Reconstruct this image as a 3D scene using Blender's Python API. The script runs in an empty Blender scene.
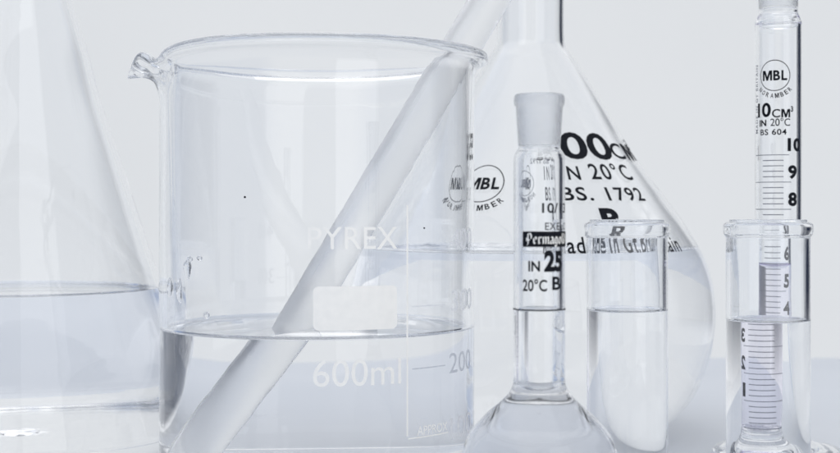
import bpy, bmesh, math, random
from mathutils import Vector, Matrix
C = bpy.context.scene.collection
SC = bpy.context.scene
R = math.radians
mm = 0.001

# ------------------------------------------------------------------ camera
HZ = 212.0          # eye level (row of the 840x453 photograph)
F = 1361.0          # focal length in the same pixels
CAM_Z = 0.0787
cd = bpy.data.cameras.new('camera')
cam = bpy.data.objects.new('camera', cd)
C.objects.link(cam)
cam.location = (0, 0, CAM_Z)
cam.rotation_euler = (R(90), 0, 0)
cd.sensor_width = 36
cd.lens = 36 * F / 840
cd.shift_y = -(226.5 - HZ) / 840
cd.clip_start = 0.01
cd.clip_end = 50
cd.dof.use_dof = True
cd.dof.focus_distance = 0.375
cd.dof.aperture_fstop = 26
SC.camera = cam

# ------------------------------------------------------------------ world (a dim room)
w = bpy.data.worlds.new('World')
SC.world = w
w.use_nodes = True
bg = w.node_tree.nodes['Background']
wn, wl = w.node_tree.nodes, w.node_tree.links
wtc = wn.new('ShaderNodeTexCoord')
wsep = wn.new('ShaderNodeSeparateXYZ')
wl.new(wtc.outputs['Generated'], wsep.inputs[0])
# pale walls all round, an unlit opening beyond the right end of the backdrop
def ramp(sock, a, b):
    n = wn.new('ShaderNodeMapRange')
    n.interpolation_type = 'SMOOTHSTEP'
    n.inputs['From Min'].default_value = a
    n.inputs['From Max'].default_value = b
    wl.new(sock, n.inputs['Value'])
    return n.outputs['Result']
def times(a, b):
    n = wn.new('ShaderNodeMath')
    n.operation = 'MULTIPLY'
    wl.new(a, n.inputs[0])
    wl.new(b, n.inputs[1])
    return n.outputs[0]
wdark = times(times(ramp(wsep.outputs['X'], 0.46, 0.60), ramp(wsep.outputs['Y'], 0.0, 0.2)), times(ramp(wsep.outputs['Z'], 0.50, 0.35), ramp(wsep.outputs['Z'], -0.16, -0.05)))
wm = wn.new('ShaderNodeMix')
wm.data_type = 'RGBA'
wm.inputs[6].default_value = (0.955, 0.975, 1.01, 1)
wm.inputs[7].default_value = (0.018, 0.026, 0.05, 1)
wl.new(wdark, wm.inputs[0])
wside = wn.new('ShaderNodeMix')            # left of the world darkened blue-grey, added for contrast at glass edges
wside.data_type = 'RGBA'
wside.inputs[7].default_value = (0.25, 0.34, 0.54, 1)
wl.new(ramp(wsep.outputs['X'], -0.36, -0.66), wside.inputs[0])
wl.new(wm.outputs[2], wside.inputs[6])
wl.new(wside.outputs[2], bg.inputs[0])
bg.inputs[1].default_value = 0.93

# ------------------------------------------------------------------ lamps
def area(name, loc, target, sx, sy, power, color=(1, 1, 1)):
    l = bpy.data.lights.new(name, 'AREA')
    l.shape = 'RECTANGLE'
    l.size = sx
    l.size_y = sy
    l.energy = power
    l.color = color
    o = bpy.data.objects.new(name, l)
    C.objects.link(o)
    o.location = loc
    d = Vector(target) - Vector(loc)
    o.rotation_euler = d.to_track_quat('-Z', 'Y').to_euler()
    return o

area('broad_window', (0.95, -1.2, 0.7), (-0.10, 0.46, 0.15), 1.1, 2.2, 6.5)
area('overhead_bench_fill', (-0.30, 0.28, 0.95), (-0.14, 0.34, 0.0), 1.8, 1.3, 4.2)  # added fill lamp to brighten the near bench, no known source there

# ------------------------------------------------------------------ render settings
SC.view_settings.view_transform = 'Standard'
SC.view_settings.look = 'None'
SC.view_settings.exposure = 0.0
SC.view_settings.gamma = 1.0
cy = SC.cycles
cy.max_bounces = 200
cy.transmission_bounces = 200
cy.glossy_bounces = 200
cy.diffuse_bounces = 4
cy.transparent_max_bounces = 16
cy.sample_clamp_indirect = 6
cy.blur_glossy = 0.3
cy.use_denoising = True

# ------------------------------------------------------------------ materials
def mat(name, color, rough=0.5, trans=0.0, ior=1.5, spec=0.5):
    m = bpy.data.materials.new(name)
    m.use_nodes = True
    b = m.node_tree.nodes['Principled BSDF']
    b.inputs['Base Color'].default_value = (*color, 1)
    b.inputs['Roughness'].default_value = rough
    b.inputs['Transmission Weight'].default_value = trans
    b.inputs['IOR'].default_value = ior
    b.inputs['Specular IOR Level'].default_value = spec
    return m

def noise_color(m, c1, c2, scale, detail=6, bump=0.0, bscale=None):
    nt = m.node_tree
    b = nt.nodes['Principled BSDF']
    tc = nt.nodes.new('ShaderNodeTexCoord')
    n = nt.nodes.new('ShaderNodeTexNoise')
    n.inputs['Scale'].default_value = scale
    n.inputs['Detail'].default_value = detail
    nt.links.new(tc.outputs['Object'], n.inputs['Vector'])
    r = nt.nodes.new('ShaderNodeValToRGB')
    r.color_ramp.elements[0].position = 0.3
    r.color_ramp.elements[1].position = 0.7
    r.color_ramp.elements[0].color = (*c1, 1)
    r.color_ramp.elements[1].color = (*c2, 1)
    nt.links.new(n.outputs['Fac'], r.inputs['Fac'])
    nt.links.new(r.outputs['Color'], b.inputs['Base Color'])
    if bump:
        n2 = nt.nodes.new('ShaderNodeTexNoise')
        n2.inputs['Scale'].default_value = bscale or scale * 8
        nt.links.new(tc.outputs['Object'], n2.inputs['Vector'])
        bp = nt.nodes.new('ShaderNodeBump')
        bp.inputs['Strength'].default_value = bump
        bp.inputs['Distance'].default_value = 0.0005
        nt.links.new(n2.outputs['Fac'], bp.inputs['Height'])
        nt.links.new(bp.outputs['Normal'], b.inputs['Normal'])

def wavy(m, strength, scale, stretch=(1, 1, 0.12)):
    """faint drawn-glass waviness, streaked along the height of the wall"""
    nt = m.node_tree
    b = nt.nodes['Principled BSDF']
    tc = nt.nodes.new('ShaderNodeTexCoord')
    mp = nt.nodes.new('ShaderNodeMapping')
    mp.inputs['Scale'].default_value = stretch
    nt.links.new(tc.outputs['Object'], mp.inputs['Vector'])
    n = nt.nodes.new('ShaderNodeTexNoise')
    n.inputs['Scale'].default_value = scale
    n.inputs['Detail'].default_value = 2
    nt.links.new(mp.outputs['Vector'], n.inputs['Vector'])
    bp = nt.nodes.new('ShaderNodeBump')
    bp.inputs['Strength'].default_value = strength
    bp.inputs['Distance'].default_value = 0.001
    nt.links.new(n.outputs['Fac'], bp.inputs['Height'])
    nt.links.new(bp.outputs['Normal'], b.inputs['Normal'])

GLASS = mat('borosilicate_glass', (0.992, 0.996, 1.0), 0.0, 1.0, 1.474)
wavy(GLASS, 0.10, 90)
VIALG = mat('vial_glass', (0.985, 0.992, 1.0), 0.0, 1.0, 1.50)
wavy(VIALG, 0.12, 140)
WATER = mat('water', (0.994, 0.997, 1.0), 0.0, 1.0, 1.333)
TINTED = mat('tinted_liquid', (0.94, 0.93, 0.965), 0.0, 1.0, 1.34)
GROUND = mat('ground_glass', (0.90, 0.93, 0.98), 0.17, 0.94, 1.474)
noise_color(GROUND, (0.955, 0.97, 0.99), (0.99, 0.995, 1.0), 900, 3, 0.25, 4000)
FROST = mat('frosted_rod_glass', (0.95, 0.965, 0.99), 0.36, 0.97, 1.47)
noise_color(FROST, (0.988, 0.992, 0.998), (0.997, 0.999, 1.0), 160, 4, 0.12, 2500)
FROSTWET = mat('wet_frosted_rod_glass', (0.93, 0.95, 0.99), 0.36, 0.94, 1.15)
noise_color(FROSTWET, (0.985, 0.99, 0.996), (0.995, 0.998, 1.0), 160, 4, 0.12, 2500)
def smudged(m, scale, amount):
    """patchy film of handling marks: a little roughness here and there"""
    nt = m.node_tree
    b = nt.nodes['Principled BSDF']
    tc = nt.nodes.new('ShaderNodeTexCoord')
    n = nt.nodes.new('ShaderNodeTexNoise')
    n.inputs['Scale'].default_value = scale
    n.inputs['Detail'].default_value = 5
    n.inputs['Distortion'].default_value = 0.6
    nt.links.new(tc.outputs['Object'], n.inputs['Vector'])
    r = nt.nodes.new('ShaderNodeMapRange')
    r.inputs['From Min'].default_value = 0.52
    r.inputs['From Max'].default_value = 0.72
    r.inputs['To Max'].default_value = amount
    nt.links.new(n.outputs['Fac'], r.inputs['Value'])
    nt.links.new(r.outputs['Result'], b.inputs['Roughness'])
smudged(GLASS, 55, 0.06)
smudged(VIALG, 75, 0.05)
def drawn(m, r0, r1):
    """streaks drawn out along the rod: the frosting is rougher in some lines than in others"""
    nt = m.node_tree
    b = nt.nodes['Principled BSDF']
    tc = nt.nodes.new('ShaderNodeTexCoord')
    mp = nt.nodes.new('ShaderNodeMapping')
    mp.inputs['Scale'].default_value = (1, 1, 0.02)
    nt.links.new(tc.outputs['Object'], mp.inputs['Vector'])
    n = nt.nodes.new('ShaderNodeTexNoise')
    n.inputs['Scale'].default_value = 420
    n.inputs['Detail'].default_value = 3
    nt.links.new(mp.outputs['Vector'], n.inputs['Vector'])
    r = nt.nodes.new('ShaderNodeMapRange')
    r.inputs['From Min'].default_value = 0.35
    r.inputs['From Max'].default_value = 0.65
    r.inputs['To Min'].default_value = r0
    r.inputs['To Max'].default_value = r1
    nt.links.new(n.outputs['Fac'], r.inputs['Value'])
    nt.links.new(r.outputs['Result'], b.inputs['Roughness'])
drawn(FROST, 0.25, 0.44)
drawn(FROSTWET, 0.25, 0.45)
INK = mat('black_enamel', (0.012, 0.013, 0.016), 0.6, spec=0.06)
noise_color(INK, (0.005, 0.006, 0.009), (0.014, 0.016, 0.022), 1800, 4)
GREYINK = mat('worn_grey_enamel', (0.10, 0.11, 0.14), 0.5)
noise_color(GREYINK, (0.07, 0.08, 0.11), (0.16, 0.17, 0.21), 2200, 4)
WHITE = mat('white_enamel', (0.86, 0.87, 0.88), 0.5)
noise_color(WHITE, (0.85, 0.845, 0.82), (0.90, 0.89, 0.86), 420, 6)
PALE = mat('worn_white_enamel', (0.50, 0.53, 0.58), 0.5)
noise_color(PALE, (0.50, 0.53, 0.59), (0.62, 0.65, 0.70), 900, 5)
FAINT = mat('rubbed_white_enamel', (0.74, 0.76, 0.79), 0.5)
noise_color(FAINT, (0.68, 0.70, 0.74), (0.80, 0.815, 0.84), 900, 5)
TABLE = mat('white_bench_laminate', (0.60, 0.63, 0.68), 0.38)
noise_color(TABLE, (0.61, 0.64, 0.69), (0.66, 0.685, 0.73), 7, 7, 0.15, 700)
WALL = mat('white_backdrop_paper', (0.83, 0.84, 0.85), 0.9, spec=0.1)
noise_color(WALL, (0.84, 0.838, 0.815), (0.872, 0.868, 0.842), 2.2, 3, 0.2, 300)
DARK = mat('dark_room_wall', (0.05, 0.055, 0.07), 0.8)
noise_color(DARK, (0.04, 0.045, 0.06), (0.07, 0.075, 0.09), 3, 5)

def interface(name, ior, color=(1, 1, 1)):
    """boundary between two clear media: ior is the ratio inside / outside"""
    m = bpy.data.materials.new(name)
    m.use_nodes = True
    nt = m.node_tree
    nt.nodes.remove(nt.nodes['Principled BSDF'])
    g = nt.nodes.new('ShaderNodeBsdfGlass')
    g.inputs['Color'].default_value = (*color, 1)
    g.inputs['Roughness'].default_value = 0.0
    g.inputs['IOR'].default_value = ior
    nt.links.new(g.outputs[0], nt.nodes['Material Output'].inputs['Surface'])
    return m
PASS = interface('wetted_inner_wall', 1.0)
WW_LAB = interface('water_against_glass', 1.333 / 1.474)
WW_VIAL = interface('water_against_vial', 1.333 / 1.50)
WW_TINT = interface('liquid_against_glass', 1.34 / 1.474, (0.95, 0.94, 0.975))

# ------------------------------------------------------------------ object helpers
def link(name, bm, m, parent=None, smooth=True):
    me = bpy.data.meshes.new(name)
    bm.normal_update()
    bm.to_mesh(me)
    bm.free()
    me.materials.append(m)
    for p in me.polygons:
        p.use_smooth = smooth
    o = bpy.data.objects.new(name, me)
    C.objects.link(o)
    if parent:
        o.parent = parent
    return o

def tag(o, label, cat, group=None, kind=None):
    o['label'] = label
    if cat:
        o['category'] = cat
    if group:
        o['group'] = group
    if kind:
        o['kind'] = kind

def thing(name, label, cat, x, y, group=None):
    o = bpy.data.objects.new(name, None)
    o.empty_display_size = 0.01
    C.objects.link(o)
    o.location = (x, y, 0)
    tag(o, label, cat, group)
    return o

def spline(pts, n=6):
    """Catmull-Rom through (r,z) points; a point given as (r,z,1) is a corner"""
    out = []
    N = len(pts)
    for i in range(N - 1):
        p1, p2 = pts[i], pts[i + 1]
        c1 = len(p1) > 2
        c2 = len(p2) > 2
        p0 = pts[i - 1] if i > 0 and not c1 else p1
        p3 = pts[i + 2] if i + 2 < N and not c2 else p2
        for k in range(n):
            t = k / n
            q = []
            for a in (0, 1):
                m1 = (p2[a] - p0[a]) / 2
                m2 = (p3[a] - p1[a]) / 2
                t2, t3 = t * t, t * t * t
                q.append((2*t3 - 3*t2 + 1) * p1[a] + (t3 - 2*t2 + t) * m1 + (-2*t3 + 3*t2) * p2[a] + (t3 - t2) * m2)
            out.append((max(q[0], 0.0), q[1]))
    out.append((max(pts[-1][0], 0.0), pts[-1][1]))
    return out

def support(prof, closed=False):
    """extra points close to the ends of long runs, so smooth shading stays local to the corners"""
    n = len(prof)
    def corner(i):
        if not closed and i in (0, n - 1):
            return False
        a, b, c = prof[i - 1], prof[i], prof[(i + 1) % n]
        u1, u2 = Vector((b[0] - a[0], b[1] - a[1])), Vector((c[0] - b[0], c[1] - b[1]))
        return u1.length > 1e-9 and u2.length > 1e-9 and u1.angle(u2) > R(16)
    out = []
    for i in range(n if closed else n - 1):
        a, b = prof[i], prof[(i + 1) % n]
        L = math.hypot(b[0] - a[0], b[1] - a[1])
        out.append(a)
        e = 0.18 * mm / max(L, 1e-9)
        if L > 0.7 * mm and corner(i):
            out.append((a[0] + (b[0] - a[0]) * e, a[1] + (b[1] - a[1]) * e))
        if L > 0.7 * mm and corner((i + 1) % n):
            out.append((a[0] + (b[0] - a[0]) * (1 - e), a[1] + (b[1] - a[1]) * (1 - e)))
    if not closed:
        out.append(prof[-1])
    return out

def lathe(prof, seg=128, warp=None):
    """closed surface of revolution; profile starts and ends on the axis (r=0), in metres"""
    prof = support(prof)
    bm = bmesh.new()
    rings = []
    for r, z in prof:
        if r < 1e-6:
            rings.append([bm.verts.new((0, 0, z))])
        else:
            ring = []
            for k in range(seg):
                a = 2 * math.pi * k / seg
                rr, zz = (r, z) if warp is None else warp(r, z, a)
                ring.append(bm.verts.new((rr * math.cos(a), rr * math.sin(a), zz)))
            rings.append(ring)
    for A, B in zip(rings, rings[1:]):
        if len(A) == 1 and len(B) == 1:
            continue
        for k in range(seg):
            k2 = (k + 1) % seg
            if len(A) == 1:
                f = (A[0], B[k2], B[k])
            elif len(B) == 1:
                f = (A[k], A[k2], B[0])
            else:
                f = (A[k], A[k2], B[k2], B[k])
            bm.faces.new(f)
    bmesh.ops.recalc_face_normals(bm, faces=bm.faces)
    return bm

def ring_lathe(prof, seg=128):
    """closed ring (torus-like) of revolution: the profile is a closed loop off the axis"""
    prof = support(prof, True)
    bm = bmesh.new()
    n = len(prof)
    g = [[bm.verts.new((r * math.cos(2*math.pi*k/seg), r * math.sin(2*math.pi*k/seg), z)) for k in range(seg)] for r, z in prof]
    for i in range(n):
        A, B = g[i], g[(i + 1) % n]
        for k in range(seg):
            k2 = (k + 1) % seg
            bm.faces.new((A[k], A[k2], B[k2], B[k]))
    bmesh.ops.recalc_face_normals(bm, faces=bm.faces)
    return bm

def shell(outer, wall, base, rim='round', n=6):
    """outer: list of (r,z[,corner]) from the base axis to the rim. Returns closed profile with inner wall"""
    o = spline(outer, n)
    inner = []
    for i, (r, z) in enumerate(o):
        a = o[max(i - 1, 0)]
        b = o[min(i + 1, len(o) - 1)]
        t = Vector((b[0] - a[0], b[1] - a[1]))
        if t.length < 1e-9:
            continue
        t.normalize()
        nx, nz = -t.y, t.x          # to the left of the direction of travel = inward
        ri, zi = r + nx * wall, z + nz * wall
        if r < 1e-6:
            ri, zi = 0, z + base
        if ri < 0:
            continue
        inner.append((ri, max(zi, base if i < len(o) * 0.25 and z < 0.004 else zi)))
    # clean: z must not fold back near the base
    clean = []
    for p in inner:
        if clean and (Vector(p) - Vector(clean[-1])).length < 1e-5:
            continue
        clean.append(p)
    rt, rz = o[-1]
    it = clean[-1]
    cap = []
    c = (Vector((rt, rz)) + Vector(it)) / 2
    h = (Vector((rt, rz)) - Vector(it)) / 2
    tdir = Vector((-h.y, h.x))          # beyond the end of the wall
    last = Vector((o[-1][0] - o[-2][0], o[-1][1] - o[-2][1]))
    if tdir.dot(last) < 0:
        tdir = -tdir
    for k in range(1, 8):
        a = math.pi * k / 8
        p = c + h * math.cos(a) + tdir * math.sin(a)
        cap.append((p.x, p.y))
    return o + cap + clean[::-1]

def interp(prof, z):
    """outer radius at height z from an (r,z) list going up"""
    for (r1, z1), (r2, z2) in zip(prof, prof[1:]):
        if z1 <= z <= z2 and z2 > z1:
            return r1 + (r2 - r1) * (z - z1) / (z2 - z1)
    return prof[-1][0]

def fill(prof_outer, level, wall, base, over=0.12, meniscus=0.9, concave=True):
    """water body: follows the outer profile inset by wall*(1-over): it bites into the glass wall"""
    o = spline(prof_outer, 6)
    ins = wall * (1 - over)
    pts = []
    for i, (r, z) in enumerate(o):
        a = o[max(i - 1, 0)]
        b = o[min(i + 1, len(o) - 1)]
        t = Vector((b[0] - a[0], b[1] - a[1]))
        if t.length < 1e-9:
            continue
        t.normalize()
        ri, zi = r - t.y * ins, z + t.x * ins
        if r < 1e-6:
            ri, zi = 0, base * (1 - over * 0.6)
        if ri < 0:
            continue
        zi = max(zi, base * (1 - over * 0.6)) if z < 0.006 else zi
        if zi > level + meniscus * mm:
            break
        if pts and (Vector((ri, zi)) - Vector(pts[-1])).length < 1e-5:
            continue
        pts.append((ri, zi))
    rw = interp([(r - ins, z) for r, z in o], level + meniscus * mm)
    top = [(rw, level + meniscus * mm)]
    rin = rw - (wall - ins)
    for k in range(0, 9):
        d = k / 8 * 2.6 * mm
        if rin - d <= 0.2 * mm:
            break
        top.append((rin - d, level + meniscus * mm * math.exp(-d / (0.75 * mm))))
    top.append((top[-1][0] * 0.6, level))
    top.append((0, level))
    return pts + top

def px_profile(cx, d, pts):
    """image rows/half-widths -> real (r, z) at distance d"""
    s = d / F
    return [(p[1] * s, CAM_Z + (HZ - p[0]) * s) + tuple(p[2:]) for p in pts]

def X(px, d): return (px - 420) * d / F
def Z(py, d): return CAM_Z + (HZ - py) * d / F

# ------------------------------------------------------------------ printing helpers
def text_flat(s, bold=0.0, space=1.0):
    cu = bpy.data.curves.new('lettering', 'FONT')
    cu.body = s
    cu.offset = bold
    cu.space_character = space
    cu.fill_mode = 'FRONT'
    cu.resolution_u = 4
    o = bpy.data.objects.new('lettering', cu)
    C.objects.link(o)
    dg = bpy.context.evaluated_depsgraph_get()
    dg.update()
    me = bpy.data.meshes.new_from_object(o.evaluated_get(dg))
    bpy.data.objects.remove(o)
    bpy.data.curves.remove(cu)
    bm = bmesh.new()
    bm.from_mesh(me)
    bpy.data.meshes.remove(me)
    bmesh.ops.remove_doubles(bm, verts=bm.verts, dist=1e-5)
    return bm

M_GLYPH = [(0, 0), (0, 1), (.30, 1), (.5, .40), (.70, 1), (1, 1), (1, 0), (.79, 0), (.79, .66), (.59, 0), (.41, 0), (.21, .66), (.21, 0)]
def m_glyph():
    b = bmesh.new()
    b.faces.new([b.verts.new((x, y, 0)) for x, y in M_GLYPH][::-1])
    b.normal_update()
    bmesh.ops.triangulate(b, faces=b.faces[:])
    return b

def letters(parts):
    """several glyph runs side by side: (text, x0, x1, y0, y1, bold)"""
    out = bmesh.new()
    for t, x0, x1, y0, y1, bo_ in parts:
        g = m_glyph() if t == 'M' else text_flat(t, bo_)
        add_bm(out, fit(g, x0, x1, y0, y1))
    return out

def emblem_letters():
    return letters([('M', 0, .41, 0, 1, 0), ('B', .45, .72, 0, 1, 0.035), ('L', .77, 1, 0, 1, 0.035)])

def cm_letters():
    return letters([('C', 0, .37, 0, .74, 0.016), ('M', .42, .84, 0, .74, 0), ('³', .87, 1, .5, 1, 0.016)])

def fit(bm, x0, x1, y0, y1):
    xs = [v.co.x for v in bm.verts]
    ys = [v.co.y for v in bm.verts]
    ax, bx, ay, by = min(xs), max(xs), min(ys), max(ys)
    for v in bm.verts:
        v.co.x = x0 + (v.co.x - ax) / (bx - ax) * (x1 - x0)
        v.co.y = y0 + (v.co.y - ay) / (by - ay) * (y1 - y0)
    return bm

def add_bm(dst, src):
    vm = {}
    for v in src.verts:
        vm[v] = dst.verts.new(v.co)
    for f in src.faces:
        try:
            dst.faces.new([vm[v] for v in f.verts])
        except ValueError:
            pass
    src.free()

def rect(dst, x0, x1, y0, y1, nx=1):
    for k in range(nx):
        a, b = x0 + (x1 - x0) * k / nx, x0 + (x1 - x0) * (k + 1) / nx
        dst.faces.new([dst.verts.new(p) for p in ((a, y0, 0), (b, y0, 0), (b, y1, 0), (a, y1, 0))])

def annulus(dst, cx, cy_, ro, ri, n=64, squash=1.0):
    o = [(cx + ro * math.cos(2*math.pi*k/n) * squash, cy_ + ro * math.sin(2*math.pi*k/n), 0) for k in range(n)]
    i = [(cx + ri * math.cos(2*math.pi*k/n) * squash, cy_ + ri * math.sin(2*math.pi*k/n), 0) for k in range(n)]
    ov = [dst.verts.new(p) for p in o]
    iv = [dst.verts.new(p) for p in i]
    for k in range(n):
        k2 = (k + 1) % n
        dst.faces.new((ov[k], ov[k2], iv[k2], iv[k]))

def arc_text(dst, s, cx, cy_, rad, size, spread, bold=0.02, mid=-90):
    n = len(s)
    for i, ch in enumerate(s):
        a = mid + (i - (n - 1) / 2) * spread / (n - 1)
        b = m_glyph() if ch == 'M' else text_flat(ch, bold)
        wdt = size * (0.85 if ch in 'MW' else 0.66)
        fit(b, -wdt / 2, wdt / 2, -size / 2, size / 2)
        rot = Matrix.Rotation(R(a + 90), 4, 'Z')
        bmesh.ops.transform(b, matrix=Matrix.Translation((cx + rad * math.cos(R(a)), cy_ + rad * math.sin(R(a)), 0)) @ rot, verts=b.verts)
        add_bm(dst, b)

def wrap(bm, rfun, phi0, z0, off=0.00010, step=None, slope=1.0, flip=False):
    """bend a flat print (metres) round a vertical axis; phi0 = 0 faces -Y, positive to +X"""
    xs = [v.co.x for v in bm.verts]
    if not xs:
        return bm
    r0 = rfun(z0)
    step = step or r0 * 0.06
    a, b = min(xs), max(xs)
    k = a + step
    while k < b:
        geom = bm.verts[:] + bm.edges[:] + bm.faces[:]
        bmesh.ops.bisect_plane(bm, geom=geom, plane_co=(k, 0, 0), plane_no=(1, 0, 0))
        k += step
    bmesh.ops.triangulate(bm, faces=bm.faces[:])
    for v in bm.verts:
        z = z0 + v.co.y * slope
        r = rfun(z)
        ph = phi0 + (v.co.x / r0)
        v.co = Vector(((r + off) * math.sin(ph), -(r + off) * math.cos(ph), z))
    bmesh.ops.recalc_face_normals(bm, faces=bm.faces)
    return bm

def wet_glass(o, level, foot=1.0):
    """inner wall below the liquid: the refraction happens on the liquid's own wall instead"""
    me = o.data
    me.materials.append(PASS)
    bm = bmesh.new()
    bm.from_mesh(me)
    bmesh.ops.bisect_plane(bm, geom=bm.verts[:] + bm.edges[:] + bm.faces[:], plane_co=(0, 0, level), plane_no=(0, 0, 1))
    for f in bm.faces:
        c = f.calc_center_median()
        if c.z > level:
            continue
        r = math.hypot(c.x, c.y)
        rad = (f.normal.x * c.x + f.normal.y * c.y) / max(r, 1e-9)
        inner = (rad < -0.02 and not (f.normal.z < -0.3 and c.z < 2.2*mm)) or (f.normal.z > 0.3 and c.z < 13*mm and r < foot)
        if inner:
            f.material_index = 1
    bm.to_mesh(me)
    bm.free()

def wet_liquid(o, level, m):
    o.data.materials.append(m)
    for p in o.data.polygons:
        if not (p.normal.z > 0.25 and p.center.z > level - 0.4*mm):
            p.material_index = 1

class Surf:
    """places prints on a vessel by where they are seen, in picture units of that vessel's own front"""
    def __init__(s, cx, d, rfun):
        s.cx, s.d, s.rfun = cx, d, rfun
        s.k = d / F
        s.az = math.atan2(X(cx, d), d)
    def phi(s, px, z):
        """bearing on the front wall that is seen at column px"""
        r = s.rfun(z)
        x0 = X(s.cx, s.d)
        lim = math.acos(min(1, r / math.hypot(x0, s.d)))
        a, b = -s.az - lim * 0.98, -s.az + lim * 0.98
        for _ in range(40):
            m = (a + b) / 2
            if 420 + F * (x0 + r * math.sin(m)) / (s.d - r * math.cos(m)) < px:
                a = m
            else:
                b = m
        return (a + b) / 2
    def place(s, px0, px1, py0, py1):
        zm = Z((py0 + py1) / 2, s.d)
        for _ in range(6):
            p0, p1 = s.phi(px0, zm), s.phi(px1, zm)
            dd = s.d - s.rfun(zm) * math.cos((p0 + p1) / 2)
            z0, z1 = Z(py1, dd), Z(py0, dd)
            zm = (z0 + z1) / 2
        return p0, p1, z0, z1, zm, s.rfun(zm)
    def line(s, dst, text, px0, px1, py0, py1, bold=0.0, space=1.0, slope=1.0, off=0.0001):
        p0, p1, z0, z1, zm, r = s.place(px0, px1, py0, py1)
        b = cm_letters() if text == 'CM³' else text_flat(text, bold, space)
        fit(b, 0, (p1 - p0) * r, (z0 - zm) / slope, (z1 - zm) / slope)
        wrap(b, s.rfun, p0, zm, off, slope=slope)
        add_bm(dst, b)
    def bar(s, dst, px0, px1, py0, py1, off=0.0001):
        p0, p1, z0, z1, zm, r = s.place(px0, px1, py0, py1)
        b = bmesh.new()
        rect(b, 0, (p1 - p0) * r, z0 - zm, z1 - zm)
        wrap(b, s.rfun, p0, zm, off)
        add_bm(dst, b)

def ring_mark(dst, r, z, h, off=0.0001, a0=0, a1=360, seg=96):
    n = max(4, int(seg * (a1 - a0) / 360))
    va, vb = [], []
    for k in range(n + 1):
        a = R(a0 + (a1 - a0) * k / n)
        va.append(dst.verts.new(((r + off) * math.sin(a), -(r + off) * math.cos(a), z - h / 2)))
        vb.append(dst.verts.new(((r + off) * math.sin(a), -(r + off) * math.cos(a), z + h / 2)))
    for k in range(n):
        dst.faces.new((va[k], va[k + 1], vb[k + 1], vb[k]))

# ------------------------------------------------------------------ setting: bench, backdrop, far room wall
def box(x0, x1, y0, y1, z0, z1, bevel=0.0, seg=4):
    bm = bmesh.new()
    bmesh.ops.create_cube(bm, size=1)
    for v in bm.verts:
        v.co = Vector(((x0 + x1) / 2 + v.co.x * (x1 - x0), (y0 + y1) / 2 + v.co.y * (y1 - y0), (z0 + z1) / 2 + v.co.z * (z1 - z0)))
    if bevel:
        bmesh.ops.bevel(bm, geom=bm.edges[:], offset=bevel, segments=seg, affect='EDGES')
    return bm

o = link('table', box(-1.1, 0.235, 0.05, 0.74, -0.03, 0.0, 0.006), TABLE, smooth=False)
tag(o, 'pale blue-grey laminate bench top under the glassware', None, kind='structure')
o = link('backdrop', box(-2.6, 1.0, 2.0, 2.03, -0.8, 2.2), WALL, smooth=False)
tag(o, 'plain white backdrop behind the glassware', None, kind='structure')

# ------------------------------------------------------------------ beaker
BX, BD = X(318, 0.392), 0.392
BR = 45.0 * mm
BH = 0.1243
beaker = thing('glass_beaker', 'large clear glass beaker with pouring spout, white 600ml print and a leaning rod', 'beaker', BX, BD)
bo = [(0, 0.6*mm), (30*mm, 0.5*mm), (36*mm, 0.0), (39.5*mm, 0.3*mm), (43*mm, 2.2*mm), (44.8*mm, 6.0*mm), (BR, 11*mm), (BR, 40*mm), (BR, 80*mm), (BR, BH - 16*mm)]
bup = [(BR, BH - 16*mm), (BR, BH - 10*mm), (BR + 0.25*mm, BH - 6.5*mm), (BR + 1.1*mm, BH - 4.4*mm), (BR + 2.1*mm, BH - 3.45*mm)]
bead = [(BR + 2.4*mm + 1.65*mm * math.cos(R(a)), BH - 1.75*mm + 1.65*mm * math.sin(R(a))) for a in range(-80, 141, 20)]
bin_ = [(BR + 0.35*mm, BH - 1.5*mm), (BR - 0.7*mm, BH - 3.4*mm), (BR - 1.6*mm, BH - 6*mm), (BR - 1.9*mm, BH - 10*mm), (BR - 1.9*mm, BH - 16*mm)]
blow = shell(bo, 1.9*mm, 2.4*mm, n=6)
ncap = len(spline(bo, 6))
bprof = blow[:ncap] + spline(bup, 5)[1:] + bead + spline(bin_, 5) + blow[ncap + 8:]
SPA = math.pi + 0.24      # the spout points left, a little towards the camera
def spout(r, z, a):
    d = (a - SPA + math.pi) % (2 * math.pi) - math.pi
    t = min(max((z - (BH - 16*mm)) / (16*mm), 0), 1)
    g = math.exp(-(d / 0.125) ** 2)
    g2 = math.exp(-(d / 0.40) ** 2)
    horn = math.exp(-((abs(d) - 0.095) / 0.055) ** 2)
    trough = math.exp(-(d / 0.065) ** 2)
    pinch = math.exp(-((abs(d) - 0.26) / 0.10) ** 2)
    r2 = r + (t ** 2.0 * (4.2 * g - 1.4 * pinch) + t ** 8 * 1.6 * g) * mm
    z2 = z - (t ** 1.5 * 4.6 * g2 - t ** 4 * 3.4 * horn + t ** 4 * 4.2 * trough) * mm
    return r2, z2
bglass = link('glass_body', lathe(bprof, 480, spout), GLASS, beaker)
BS = Surf(318, BD, lambda z: BR)
b = bmesh.new()
BS.line(b, 'PYREX', 308, 397, 227, 249, 0.004, 1.05)
link('white_lettering', b, WHITE, beaker, False)
b = bmesh.new()
BS.line(b, '600ml', 313, 401, 359, 386, 0.0, 1.0)
link('white_lettering', b, WHITE, beaker, False)
b = bmesh.new()
BS.bar(b, 406.3, 408.0, 205, 436.2)
BS.bar(b, 408.0, 448, 435.0, 436.2)
BS.line(b, 'APPROX', 417, 447, 424, 433, 0.0)
link('white_scale_border', b, WHITE, beaker, False)
b = bmesh.new()
BS.bar(b, 412, 445, 366.6, 367.8)
BS.line(b, '200', 449, 470, 351, 371, 0.0)
link('grey_volume_mark', b, PALE, beaker, False)
b = bmesh.new()
BS.bar(b, 412, 445, 305.0, 306.2)
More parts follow.
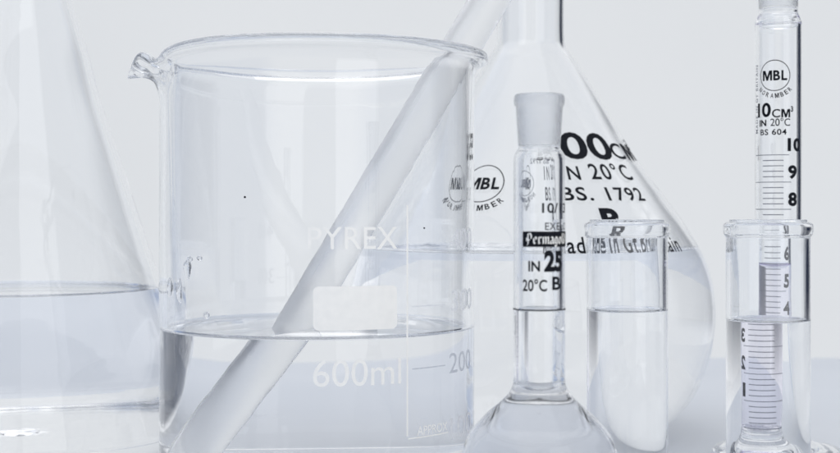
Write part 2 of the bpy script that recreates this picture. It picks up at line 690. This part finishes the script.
link('faint_graduation_line', b, FAINT, beaker, False)
for num, a0, a1, b0, b1 in (('100', 450, 470.5, 414, 436), ('300', 451, 471, 289, 310), ('400', 451, 471, 228, 249)):
    b = bmesh.new()
    BS.line(b, num, a0, a1, b0, b1, 0.0)
    link('faint_volume_number', b, FAINT, beaker, False)
# white marking patch, rounded corners
b = bmesh.new()
p0, p1, z0, z1, zm, _ = BS.place(313, 397, 286, 330)
wd, ht, rc = (p1 - p0) * BR, z1 - z0, 1.5*mm
pts = []
for (qx, qy, a0) in ((wd - rc, ht - rc, 0), (rc, ht - rc, 90), (rc, rc, 180), (wd - rc, rc, 270)):
    for k in range(7):
        a = R(a0 + 15 * k)
        pts.append((qx + rc * math.cos(a), qy + rc * math.sin(a), 0))
b.faces.new([b.verts.new(p) for p in pts])
wrap(b, lambda z: BR, p0, z0, 0.0001, 1.2*mm)
link('marking_patch', b, WHITE, beaker, False)

BW = Z(327, BD)
o = link('water_fill', lathe(fill(bo, BW, 1.9*mm, 2.4*mm, meniscus=1.2), 192), WATER)
o.location = (BX, BD, 0)
wet_glass(bglass, BW + 0.8*mm)
wet_liquid(o, BW, WW_LAB)
tag(o, 'clear still water filling the lower third of the large beaker', 'water', kind='thing')

# ------------------------------------------------------------------ rod leaning in the beaker
def rod(p0, p1, ro, seg=64):
    """solid glass rod from p0 to p1 with fire-polished ends"""
    d = (p1 - p0)
    L = d.length
    bev = 2.0*mm
    prof = [(0, 0)] + [(ro - bev + bev * math.sin(R(a)), bev - bev * math.cos(R(a))) for a in range(0, 91, 15)]
    prof += [(ro, bev + (L - 2 * bev) * k / 10) for k in range(1, 10)]
    prof += [(ro - bev + bev * math.cos(R(a)), L - bev + bev * math.sin(R(a))) for a in range(0, 91, 15)] + [(0, L)]
    return lathe(prof, seg)
RT = Vector((BX - 30.6*mm, BD - 4*mm, 5.4*mm))
RU = Vector((BX + 39.0*mm, BD + 2*mm, BH - 1.75*mm))     # touching the bead of the right rim
RE = RT + (RU - RT) * 1.45
o = link('stirring_rod', rod(RT, RE, 5.6*mm), FROST)
o.location = RT
RQ = (RE - RT).normalized().to_track_quat('Z', 'Y')
o.rotation_euler = RQ.to_euler()
waterline = RQ.inverted() @ Vector((0, 0, BW - RT.z))
waterup = RQ.inverted() @ Vector((0, 0, 1))
o.data.materials.append(FROSTWET)
bm = bmesh.new()
bm.from_mesh(o.data)
bmesh.ops.bisect_plane(bm, geom=bm.verts[:] + bm.edges[:] + bm.faces[:], plane_co=waterline, plane_no=waterup)
for f in bm.faces:
    f.material_index = 1 if (f.calc_center_median() - waterline).dot(waterup) < 0 else 0
bm.to_mesh(o.data)
bm.free()
tag(o, 'thick frosted glass stirring rod leaning across the beaker over its right rim', 'stirring rod')

# ------------------------------------------------------------------ conical flask at the left
EX, ED = X(20, 0.460), 0.460
flask = thing('conical_flask', 'tall clear conical flask with half its body past the left edge of the photo', 'flask', EX, ED)
ep = px_profile(20, ED, [(372, 165), (290, 141), (220, 118), (150, 95.5), (95, 77.5), (47, 65), (13, 54.5), (-15, 46), (-40, 41), (-60, 40), (-110, 40), (-135, 41), (-141, 46), (-145, 47)])
zb = 57.5*mm
eo = [(0, 1.2*mm), (40*mm, 0.8*mm), (50*mm, 0.0), (55*mm, 0.6*mm), (59*mm, 4.5*mm), (59.6*mm, 9*mm)] + [(r, z) for r, z in ep]
eglass = link('glass_body', lathe(shell(eo, 1.9*mm, 2.2*mm), 160), GLASS, flask)
o = link('water_fill', lathe(fill(eo, Z(291, ED), 1.9*mm, 2.2*mm, meniscus=1.2), 160), WATER)
o.location = (EX, ED, 0)
wet_glass(eglass, Z(291, ED) + 0.8*mm)
wet_liquid(o, Z(291, ED), WW_LAB)
tag(o, 'clear water in the conical flask at the left edge', 'water', kind='thing')

# ------------------------------------------------------------------ large volumetric flask
VX, VD = X(530.5, 0.490), 0.490
vol = thing('volumetric_flask', 'large pear-shaped volumetric flask with long neck and black print, behind the beaker', 'flask', VX, VD)
vp = px_profile(530.5, VD, [(428, 118), (412, 143), (385, 164), (346, 177.5), (306, 181), (266, 174), (231, 156), (195, 131), (150, 98.5), (115, 78), (82, 58), (60, 44), (47, 35.6), (36, 34), (0, 34), (-60, 34), (-110, 34), (-118, 36), (-122, 38)])
vo = [(0, 2.4*mm), (22*mm, 1.6*mm), (33*mm, 0.2*mm), (37*mm, 0.0)] + vp
vglass = link('glass_body', lathe(shell(vo, 1.6*mm, 1.8*mm), 192), GLASS, vol)
vsp = spline(vo, 6)
vrf = lambda z: interp(vsp, z)
VS = Surf(530.5, VD, vrf)
SL = 0.86
b = bmesh.new()
VS.line(b, '5', 530, 556, 132, 160, 0.02, slope=SL)
VS.line(b, '00', 559, 609, 132, 160, 0.022, 1.0, slope=SL)
VS.line(b, 'CM³', 609, 630.5, 138, 160, 0.012, 0.95, slope=SL)
VS.line(b, 'I', 556.5, 559.5, 166, 180, 0.02, slope=SL)
VS.line(b, 'N', 567, 579.5, 166, 180, 0.02, slope=SL)
VS.line(b, '20°C', 589, 629, 163, 180, 0.016, 1.15, slope=SL)
VS.line(b, 'BS. 1792', 561, 642, 187, 201, 0.02, 1.15, slope=SL)
VS.line(b, 'B', 602, 622, 208, 232, 0.045, slope=SL)
VS.line(b, 'Made in Gt.Britain', 551.5, 678, 236.5, 253, 0.014, 1.12)
link('black_lettering', b, INK, vol, False)
b = bmesh.new()
_e = VS.place(464, 504, 162, 205)
zl = _e[4]
rl = vrf(zl)
u = (VD - 0.04) / F
f = bmesh.new()
annulus(f, 0, 0, 22 * u, 20.9 * u)
wrap(f, vrf, (_e[0] + _e[1]) / 2, zl, slope=SL)
add_bm(b, f)
f = emblem_letters()
fit(f, -17.5 * u, 17.5 * u, -7.0 * u, 7.0 * u)
wrap(f, vrf, (_e[0] + _e[1]) / 2, zl, slope=SL)
add_bm(b, f)
f = bmesh.new()
arc_text(f, 'NORAMBER', 0, 0, 28.5 * u, 6.6 * u, 92)
wrap(f, vrf, (_e[0] + _e[1]) / 2, zl, slope=SL)
add_bm(b, f)
link('round_emblem', b, INK, vol, False)
o = link('water_fill', lathe(fill(vo, Z(252, VD), 1.6*mm, 1.8*mm, meniscus=2.0), 192), WATER)
o.location = (VX, VD, 0)
wet_glass(vglass, Z(252, VD) + 1.5*mm)
wet_liquid(o, Z(252, VD), WW_LAB)
tag(o, 'clear water in the large volumetric flask behind the beaker', 'water', kind='thing')

# ------------------------------------------------------------------ small volumetric flask in front
SX, SD = X(539.3, 0.310), 0.310
sm = thing('volumetric_flask', 'small volumetric flask with ground neck and black blackletter label, in front', 'flask', SX, SD)
u = SD / F
sp_ = px_profile(539.3, SD, [(455, 78), (435, 71), (415, 54), (403, 40), (394, 31.5), (386, 27), (378, 25.9), (350, 25.7), (310, 25.7), (250, 25.7), (190, 25.7), (162, 25.6), (155, 24.6), (151, 22.8), (149, 21.2), (147.5, 21.0)])
so = [(0, 2.0*mm), (9*mm, 1.2*mm), (12.5*mm, 0.2*mm), (14*mm, 0.3*mm), (17*mm, 4*mm), (18.6*mm, 11*mm), (19*mm, 18*mm)] + sp_[0:]
# the clear glass stops where the ground socket begins
sglass = link('glass_body', lathe(shell(so, 1.15*mm, 1.6*mm), 128), GLASS, sm)
zt = Z(147.5, SD) + 0.5*mm
gs = [(18.6, 147.0), (21.0, 147.0), (22.3, 125), (23.4, 108), (24.9, 105.5), (25.4, 101.5), (25.1, 97.5), (23.8, 95.2), (21.5, 95.0), (20.6, 96.5), (18.2, 120), (16.6, 146)]
link('ground_socket', ring_lathe([(r * u, Z(y + 2, SD) + 0.6*mm) for r, y in gs], 96), GROUND, sm)
SS = Surf(539.3, SD, lambda z: 25.7 * u)
b = bmesh.new()
SS.line(b, '10/13', 542, 564.5, 203, 213, 0.02)
SS.line(b, 'EXELO', 545, 564.8, 222.5, 230, 0.008, 1.1)
SS.line(b, 'IN', 528.5, 540, 261, 271.5, 0.03)
SS.line(b, '25', 544, 561.5, 250.5, 272, 0.05)
SS.line(b, '20°C', 523, 547, 279, 291.5, 0.02)
SS.line(b, 'B', 552, 560, 276.5, 290, 0.03)
link('black_lettering', b, INK, sm, False)
# black box with reversed-out blackletter: the letters are white enamel laid over the box
b = bmesh.new()
for k in range(1):
    p0, p1, z0, z1, zm, _ = SS.place(523, 560, 231.5, 247)
    f = bmesh.new()
    rect(f, 0, R(150) * 25.7 * u, z0 - zm, z1 - zm, 24)
    wrap(f, SS.rfun, p0, zm, 0.00008)
    add_bm(b, f)
link('black_name_band', b, INK, sm, False)

def pen(dst, pts, w=0.26, ang=40):
    """broad-nib strokes on a unit grid"""
    nx, ny = math.cos(R(ang)) * w / 2, math.sin(R(ang)) * w / 2
    for (x0, y0), (x1, y1) in zip(pts, pts[1:]):
        q = [(x0 - nx, y0 - ny, 0), (x0 + nx, y0 + ny, 0), (x1 + nx, y1 + ny, 0), (x1 - nx, y1 - ny, 0)]
        dst.faces.new([dst.verts.new(p) for p in q])
BL = {
 'P': ([[(0.1, 1.35), (0.25, 1.45), (0.25, 0.0), (0.1, -0.25)], [(0.25, 1.4), (0.6, 1.5), (0.78, 1.2), (0.78, 0.75), (0.5, 0.5), (0.3, 0.6)], [(0.02, 0.9), (0.02, 0.4)]], 1.0),
 'e': ([[(0.45, 0.55), (0.62, 0.75), (0.4, 1.0), (0.18, 0.8), (0.18, 0.2), (0.38, 0.0), (0.6, 0.2)], [(0.2, 0.45), (0.6, 0.65)]], 0.78),
 'r': ([[(0.08, 0.9), (0.2, 1.0), (0.2, 0.12), (0.32, 0.0)], [(0.25, 0.8), (0.45, 1.0), (0.58, 0.86)]], 0.68),
 'm': ([[(0.08, 0.9), (0.2, 1.0), (0.2, 0.0), (0.28, 0.05)], [(0.3, 0.85), (0.52, 1.0), (0.6, 0.85), (0.6, 0.0), (0.68, 0.05)], [(0.7, 0.85), (0.92, 1.0), (1.0, 0.85), (1.0, 0.12), (1.1, 0.0)]], 1.2),
 'a': ([[(0.15, 0.85), (0.38, 1.0), (0.58, 0.82), (0.58, 0.12), (0.7, 0.0)], [(0.5, 0.55), (0.2, 0.45), (0.16, 0.15), (0.34, 0.0), (0.52, 0.15)]], 0.8),
 'g': ([[(0.55, 0.9), (0.3, 1.0), (0.16, 0.8), (0.16, 0.2), (0.34, 0.0), (0.55, 0.2)], [(0.55, 1.0), (0.58, 0.0), (0.4, -0.4), (0.12, -0.25)]], 0.8),
 'o': ([[(0.38, 1.0), (0.16, 0.8), (0.16, 0.2), (0.38, 0.0), (0.6, 0.2), (0.6, 0.8), (0.38, 1.0)]], 0.8),
 'l': ([[(0.1, 1.4), (0.22, 1.5), (0.22, 0.12), (0.34, 0.0)]], 0.45),
 'd': ([[(0.2, 1.5), (0.6, 0.85), (0.6, 0.2), (0.38, 0.0), (0.16, 0.2), (0.16, 0.8), (0.38, 1.0)]], 0.8),
}
f = bmesh.new()
xx = 0
for ch in 'Permagold':
    st, adv = BL[ch]
    for s in st:
        pen(f, [(xx + px_, py_) for px_, py_ in s])
    xx += adv
sc_ = 6.7 * u
for v in f.verts:
    v.co.x *= sc_ * 0.92
    v.co.y *= sc_
z0 = SS.place(527, 560, 243.6, 243.7)[2]
wrap(f, SS.rfun, SS.phi(527, z0), z0, 0.00020)
link('white_blackletter_name', f, WHITE, sm, False)
# faint print on the far side, read through the neck
b = bmesh.new()
SS2 = SS
f = bmesh.new()
annulus(f, 0, 0, 13 * u, 12.3 * u)
t = emblem_letters(); fit(t, -9 * u, 9 * u, -4 * u, 4 * u); add_bm(f, t)
arc_text(f, 'NORAMBER', 0, 0, 17 * u, 4.5 * u, 95)
wrap(f, SS.rfun, R(218), Z(183, SD)); add_bm(b, f)
t = text_flat('BS 1792', 0.01); fit(t, -11 * u, 11 * u, -3 * u, 3 * u)
wrap(t, SS.rfun, R(175), Z(160, SD)); add_bm(b, t)
link('rear_print', b, GREYINK, sm, False)
b = bmesh.new()
ring_mark(b, 25.7 * u, Z(308.6, SD), 0.30*mm)
link('graduation_ring', b, INK, sm, False)
o = link('water_fill', lathe(fill(so, Z(310.5, SD), 1.15*mm, 1.6*mm, meniscus=0.7), 128), WATER)
o.location = (SX, SD, 0)
wet_glass(sglass, Z(310.5, SD) + 0.5*mm)
wet_liquid(o, Z(310.5, SD), WW_LAB)
tag(o, 'clear water in the small volumetric flask, up to its neck ring', 'water', kind='thing')

# ------------------------------------------------------------------ two sample vials
def vial_profile(cx, d, rpx, rtop, ybot_rim=235.5, ytop=222):
    u = d / F
    z = lambda y: Z(y, d)
    r = rpx * u
    return [(0, 1.2*mm), (r - 4*mm, 0.7*mm), (r - 2.6*mm, 0.0), (r - 1.2*mm, 0.5*mm), (r - 0.1*mm, 2.4*mm), (r, 5*mm), (r, 30*mm), (r, 55*mm), (r, z(243)),
            (r, z(ybot_rim + 2)), (r + 0.35*mm, z(ybot_rim)), (rtop * u, z(ybot_rim - 2.6)), (rtop * u + 0.15*mm, z((ytop + ybot_rim) / 2)), (rtop * u, z(ytop + 2.2)), (rtop * u - 0.9*mm, z(ytop) - 0.05*mm)]
def make_vial(cx, d, rpx, rtop, level, label, wlabel):
    u = d / F
    t = thing('sample_vial', label, 'vial', X(cx, d), d, 'clear lipped sample vials')
    pr = vial_profile(cx, d, rpx, rtop)
    # body with straight inner bore
    o_ = spline(pr, 6)
    ri = rpx * u - 1.15*mm
    zt = Z(222, d)
    rt = o_[-1][0]
    inner = [(rt - 0.7*mm, zt + 0.12*mm), (rt - 1.3*mm, zt - 0.05*mm), (ri + 0.25*mm, zt - 0.8*mm), (ri, zt - 2.0*mm), (ri, 40*mm), (ri, 6*mm), (ri - 0.5*mm, 3.4*mm), (ri - 2.0*mm, 2.2*mm), (ri - 4*mm, 2.0*mm), (0, 2.3*mm)]
    gl = link('glass_body', lathe(o_ + spline(inner, 4), 128), VIALG, t)
    wo = link('water_fill', lathe(fill(pr, level, 1.15*mm, 2.1*mm, meniscus=0.9), 128), WATER)
    wo.location = (X(cx, d), d, 0)
    wet_glass(gl, level + 0.6*mm)
    wet_liquid(wo, level, WW_VIAL)
    tag(wo, wlabel, 'water', kind='thing')
    return t
make_vial(627, 0.385, 40.5, 42.2, Z(311, 0.385), 'clear glass vial two thirds full, in front of the large flask', 'clear water in the vial in front of the large flask')
make_vial(768, 0.380, 41.3, 43.5, Z(321, 0.380), 'clear glass vial standing in front of the graduated cylinder', 'clear water in the vial in front of the graduated cylinder')

# ------------------------------------------------------------------ measuring cylinder
MX, MD = X(778.3, 0.428), 0.428
cyl = thing('measuring_cylinder', 'slim graduated glass cylinder with black numbers and ground neck, behind the right vial', 'measuring cylinder', MX, MD)
u = MD / F
RM = 22.7 * u
zs = lambda y: Z(y, MD)
mo = [(0, 1.6*mm), (12*mm, 1.2*mm), (17*mm, 0.0), (19.4*mm, 0.3*mm), (20.4*mm, 1.6*mm), (20.3*mm, 3.6*mm), (18.6*mm, 4.9*mm), (14*mm, 5.8*mm), (10.5*mm, 7.0*mm), (8.2*mm, 8.8*mm), (RM + 0.25*mm, 10.5*mm), (RM, 13*mm),
      (RM, 20*mm), (RM, 60*mm), (RM, 100*mm), (RM, zs(32)), (RM - 0.05*mm, zs(25)), (RM - 0.45*mm, zs(19)), (RM - 1.1*mm, zs(14)), (19.2 * u, zs(11.5)), (19.0 * u, zs(10))]
oc = spline(mo, 6)
ri = RM - 1.05*mm
inner = [(18.0 * u, zs(9.5)), (16.2 * u, zs(10.5)), (16.2 * u, zs(15)), (ri - 0.9*mm, zs(20)), (ri - 0.1*mm, zs(27)), (ri, zs(36)), (ri, 60*mm), (ri, 14*mm), (ri - 0.6*mm, 12.2*mm), (ri - 2.2*mm, 11.3*mm), (0, 11.0*mm)]
mglass = link('glass_body', lathe(oc + spline(inner, 5), 128), GLASS, cyl)
gsk = [(16.4, 9.0), (19.0, 9.0), (19.8, -10), (20.6, -34), (22.6, -37), (23.0, -41), (22.6, -45), (20.8, -47), (18.6, -45.5), (16.6, -20)]
link('ground_socket', ring_lathe([(r * u, zs(y) + 0.35*mm) for r, y in gsk], 96), GROUND, cyl)
MS = Surf(778.3, MD, lambda z: RM)
b = bmesh.new()
MS.line(b, '10', 758.3, 771, 103, 117.5, 0.03, 0.95)
MS.line(b, 'CM³', 772, 793, 106, 117.5, 0.012)
MS.line(b, 'IN', 760, 766.5, 120, 126.5, 0.04)
MS.line(b, '20°C', 770.5, 790, 118, 126, 0.006)
MS.line(b, 'BS 604', 760.8, 786.5, 129, 135, 0.02, 1.1)
link('black_lettering', b, INK, cyl, False)
b = bmesh.new()
zl = zs(77.5)
f = bmesh.new()
annulus(f, 0, 0, 15.4 * u, 14.6 * u)
t = emblem_letters(); fit(t, -12.2 * u, 12.2 * u, -5.0 * u, 5.0 * u); add_bm(f, t)
arc_text(f, 'NORAMBER', 0, 0, 20.0 * u, 4.6 * u, 95)
wrap(f, MS.rfun, MS.phi(774.5, zl), zl); add_bm(b, f)
link('round_emblem', b, INK, cyl, False)
b = bmesh.new()
for n in range(0, 11):
    y = 155.0 + (10 - n) * 27.15
    MS.bar(b, 756.2, 789 if n == 10 else 791, y - 0.35, y + 0.35)
    if n < 10:
        for k in range(1, 5):
            yy = y - k * 27.15 / 5
            MS.bar(b, 763, 783.5, yy - 0.4, yy + 0.4)
link('scale_lines', b, GREYINK, cyl, False)
b = bmesh.new()
for n in range(1, 11):
    y = 155.0 + (10 - n) * 27.15
    if n == 10:
        MS.line(b, '10', 787.5, 799.6, y - 17, y - 3.5, 0.045)
    else:
        MS.line(b, str(n), 788, 796.5 if n > 1 else 794, y - 17, y - 3, 0.045)
link('scale_numbers', b, INK, cyl, False)
b = bmesh.new()
t = text_flat('MADE IN GT BRITAIN', 0.01, 1.2)
fit(t, -34 * u, 34 * u, -2.1 * u, 2.1 * u)
bmesh.ops.rotate(t, matrix=Matrix.Rotation(R(90), 3, 'Z'), verts=t.verts)
wrap(t, MS.rfun, MS.phi(757.2, zs(100)), zs(100)); add_bm(b, t)
link('upright_print', b, GREYINK, cyl, False)
# liquid up to just under the 6 mark
lv = zs(268.5)
rw = ri + 0.15*mm
wp = [(0, 10.6*mm), (ri - 2.0*mm, 10.9*mm), (rw - 0.5*mm, 11.9*mm), (rw, 14*mm), (rw, 30*mm), (rw, lv + 1.9*mm), (ri, lv + 1.9*mm)]
for k in range(1, 10):
    t_ = k / 9
    wp.append((ri * (1 - t_), lv + 1.9*mm * (1 - t_) ** 2.2))
o = link('water_fill', lathe(wp, 96), TINTED)
o.location = (MX, MD, 0)
wet_glass(mglass, lv + 1.6*mm, 6.9*mm)
wet_liquid(o, lv, WW_TINT)
tag(o, 'clear liquid with a curved meniscus inside the graduated cylinder', 'water', kind='thing')

# ------------------------------------------------------------------ drops on the beaker wall
random.seed(4)
drops = [(188, 268, 4.2, 2.4, 'largest teardrop-shaped water drop on the left beaker wall'),
         (190.5, 259, 1.3, 1.1, 'small water drop just above the largest drop on the beaker wall'),
         (200, 258, 1.2, 1.2, 'small round water drop right of the other drops on the beaker wall'),
         (171, 287, 4.2, 2.2, 'long water drop close to the left edge of the beaker'),
         (180, 291, 5.2, 1.7, 'long running water drop below the largest drop on the beaker wall'),
         (207, 315, 1.5, 1.4, 'small round water drop just above the waterline of the beaker')]
for px_, py_, h, wdt, lab in drops:
    ph, _, z, _, _, _ = BS.place(px_, px_ + 0.1, py_, py_ + 0.1)
    bm = bmesh.new()
    bmesh.ops.create_icosphere(bm, subdivisions=4, radius=1)
    for v in bm.verts:
        c = v.co.copy()
        tear = 1 - 0.35 * max(c.z, 0) ** 1.2
        wob = 1 + 0.12 * math.sin(3 * math.atan2(c.z, c.x) + px_)
        v.co = Vector((c.x * wdt * mm * 0.65 * tear * wob, c.y * 0.95 * mm, c.z * h * mm * 0.62 * wob))
    bmesh.ops.transform(bm, matrix=Matrix.Rotation(ph, 4, 'Z'), verts=bm.verts)
    o = link('water_drop', bm, WATER)
    o.location = (BX + (BR + 0.05*mm) * math.sin(ph), BD - (BR + 0.05*mm) * math.cos(ph), z)
    tag(o, lab, 'water drop', 'water drops clinging to the beaker wall')

# ------------------------------------------------------------------ dust specks on the beaker wall
for px_, py_, sz, lab in ((245, 197, 0.30, 'dark dust speck on the upper left of the beaker wall'),
                          (424, 228, 0.24, 'dark dust speck beside the scale line of the beaker')):
    ph, _, z, _, _, _ = BS.place(px_, px_ + 0.1, py_, py_ + 0.1)
    bm = bmesh.new()
    bmesh.ops.create_icosphere(bm, subdivisions=2, radius=sz * mm)
    for v in bm.verts:
        v.co *= 0.75 + 0.4 * random.random()
    o = link('dust_speck', bm, INK)
    o.location = (BX + (BR + 0.1*mm) * math.sin(ph), BD - (BR + 0.1*mm) * math.cos(ph), z)
    tag(o, lab, 'dust speck', 'dust specks on the beaker')
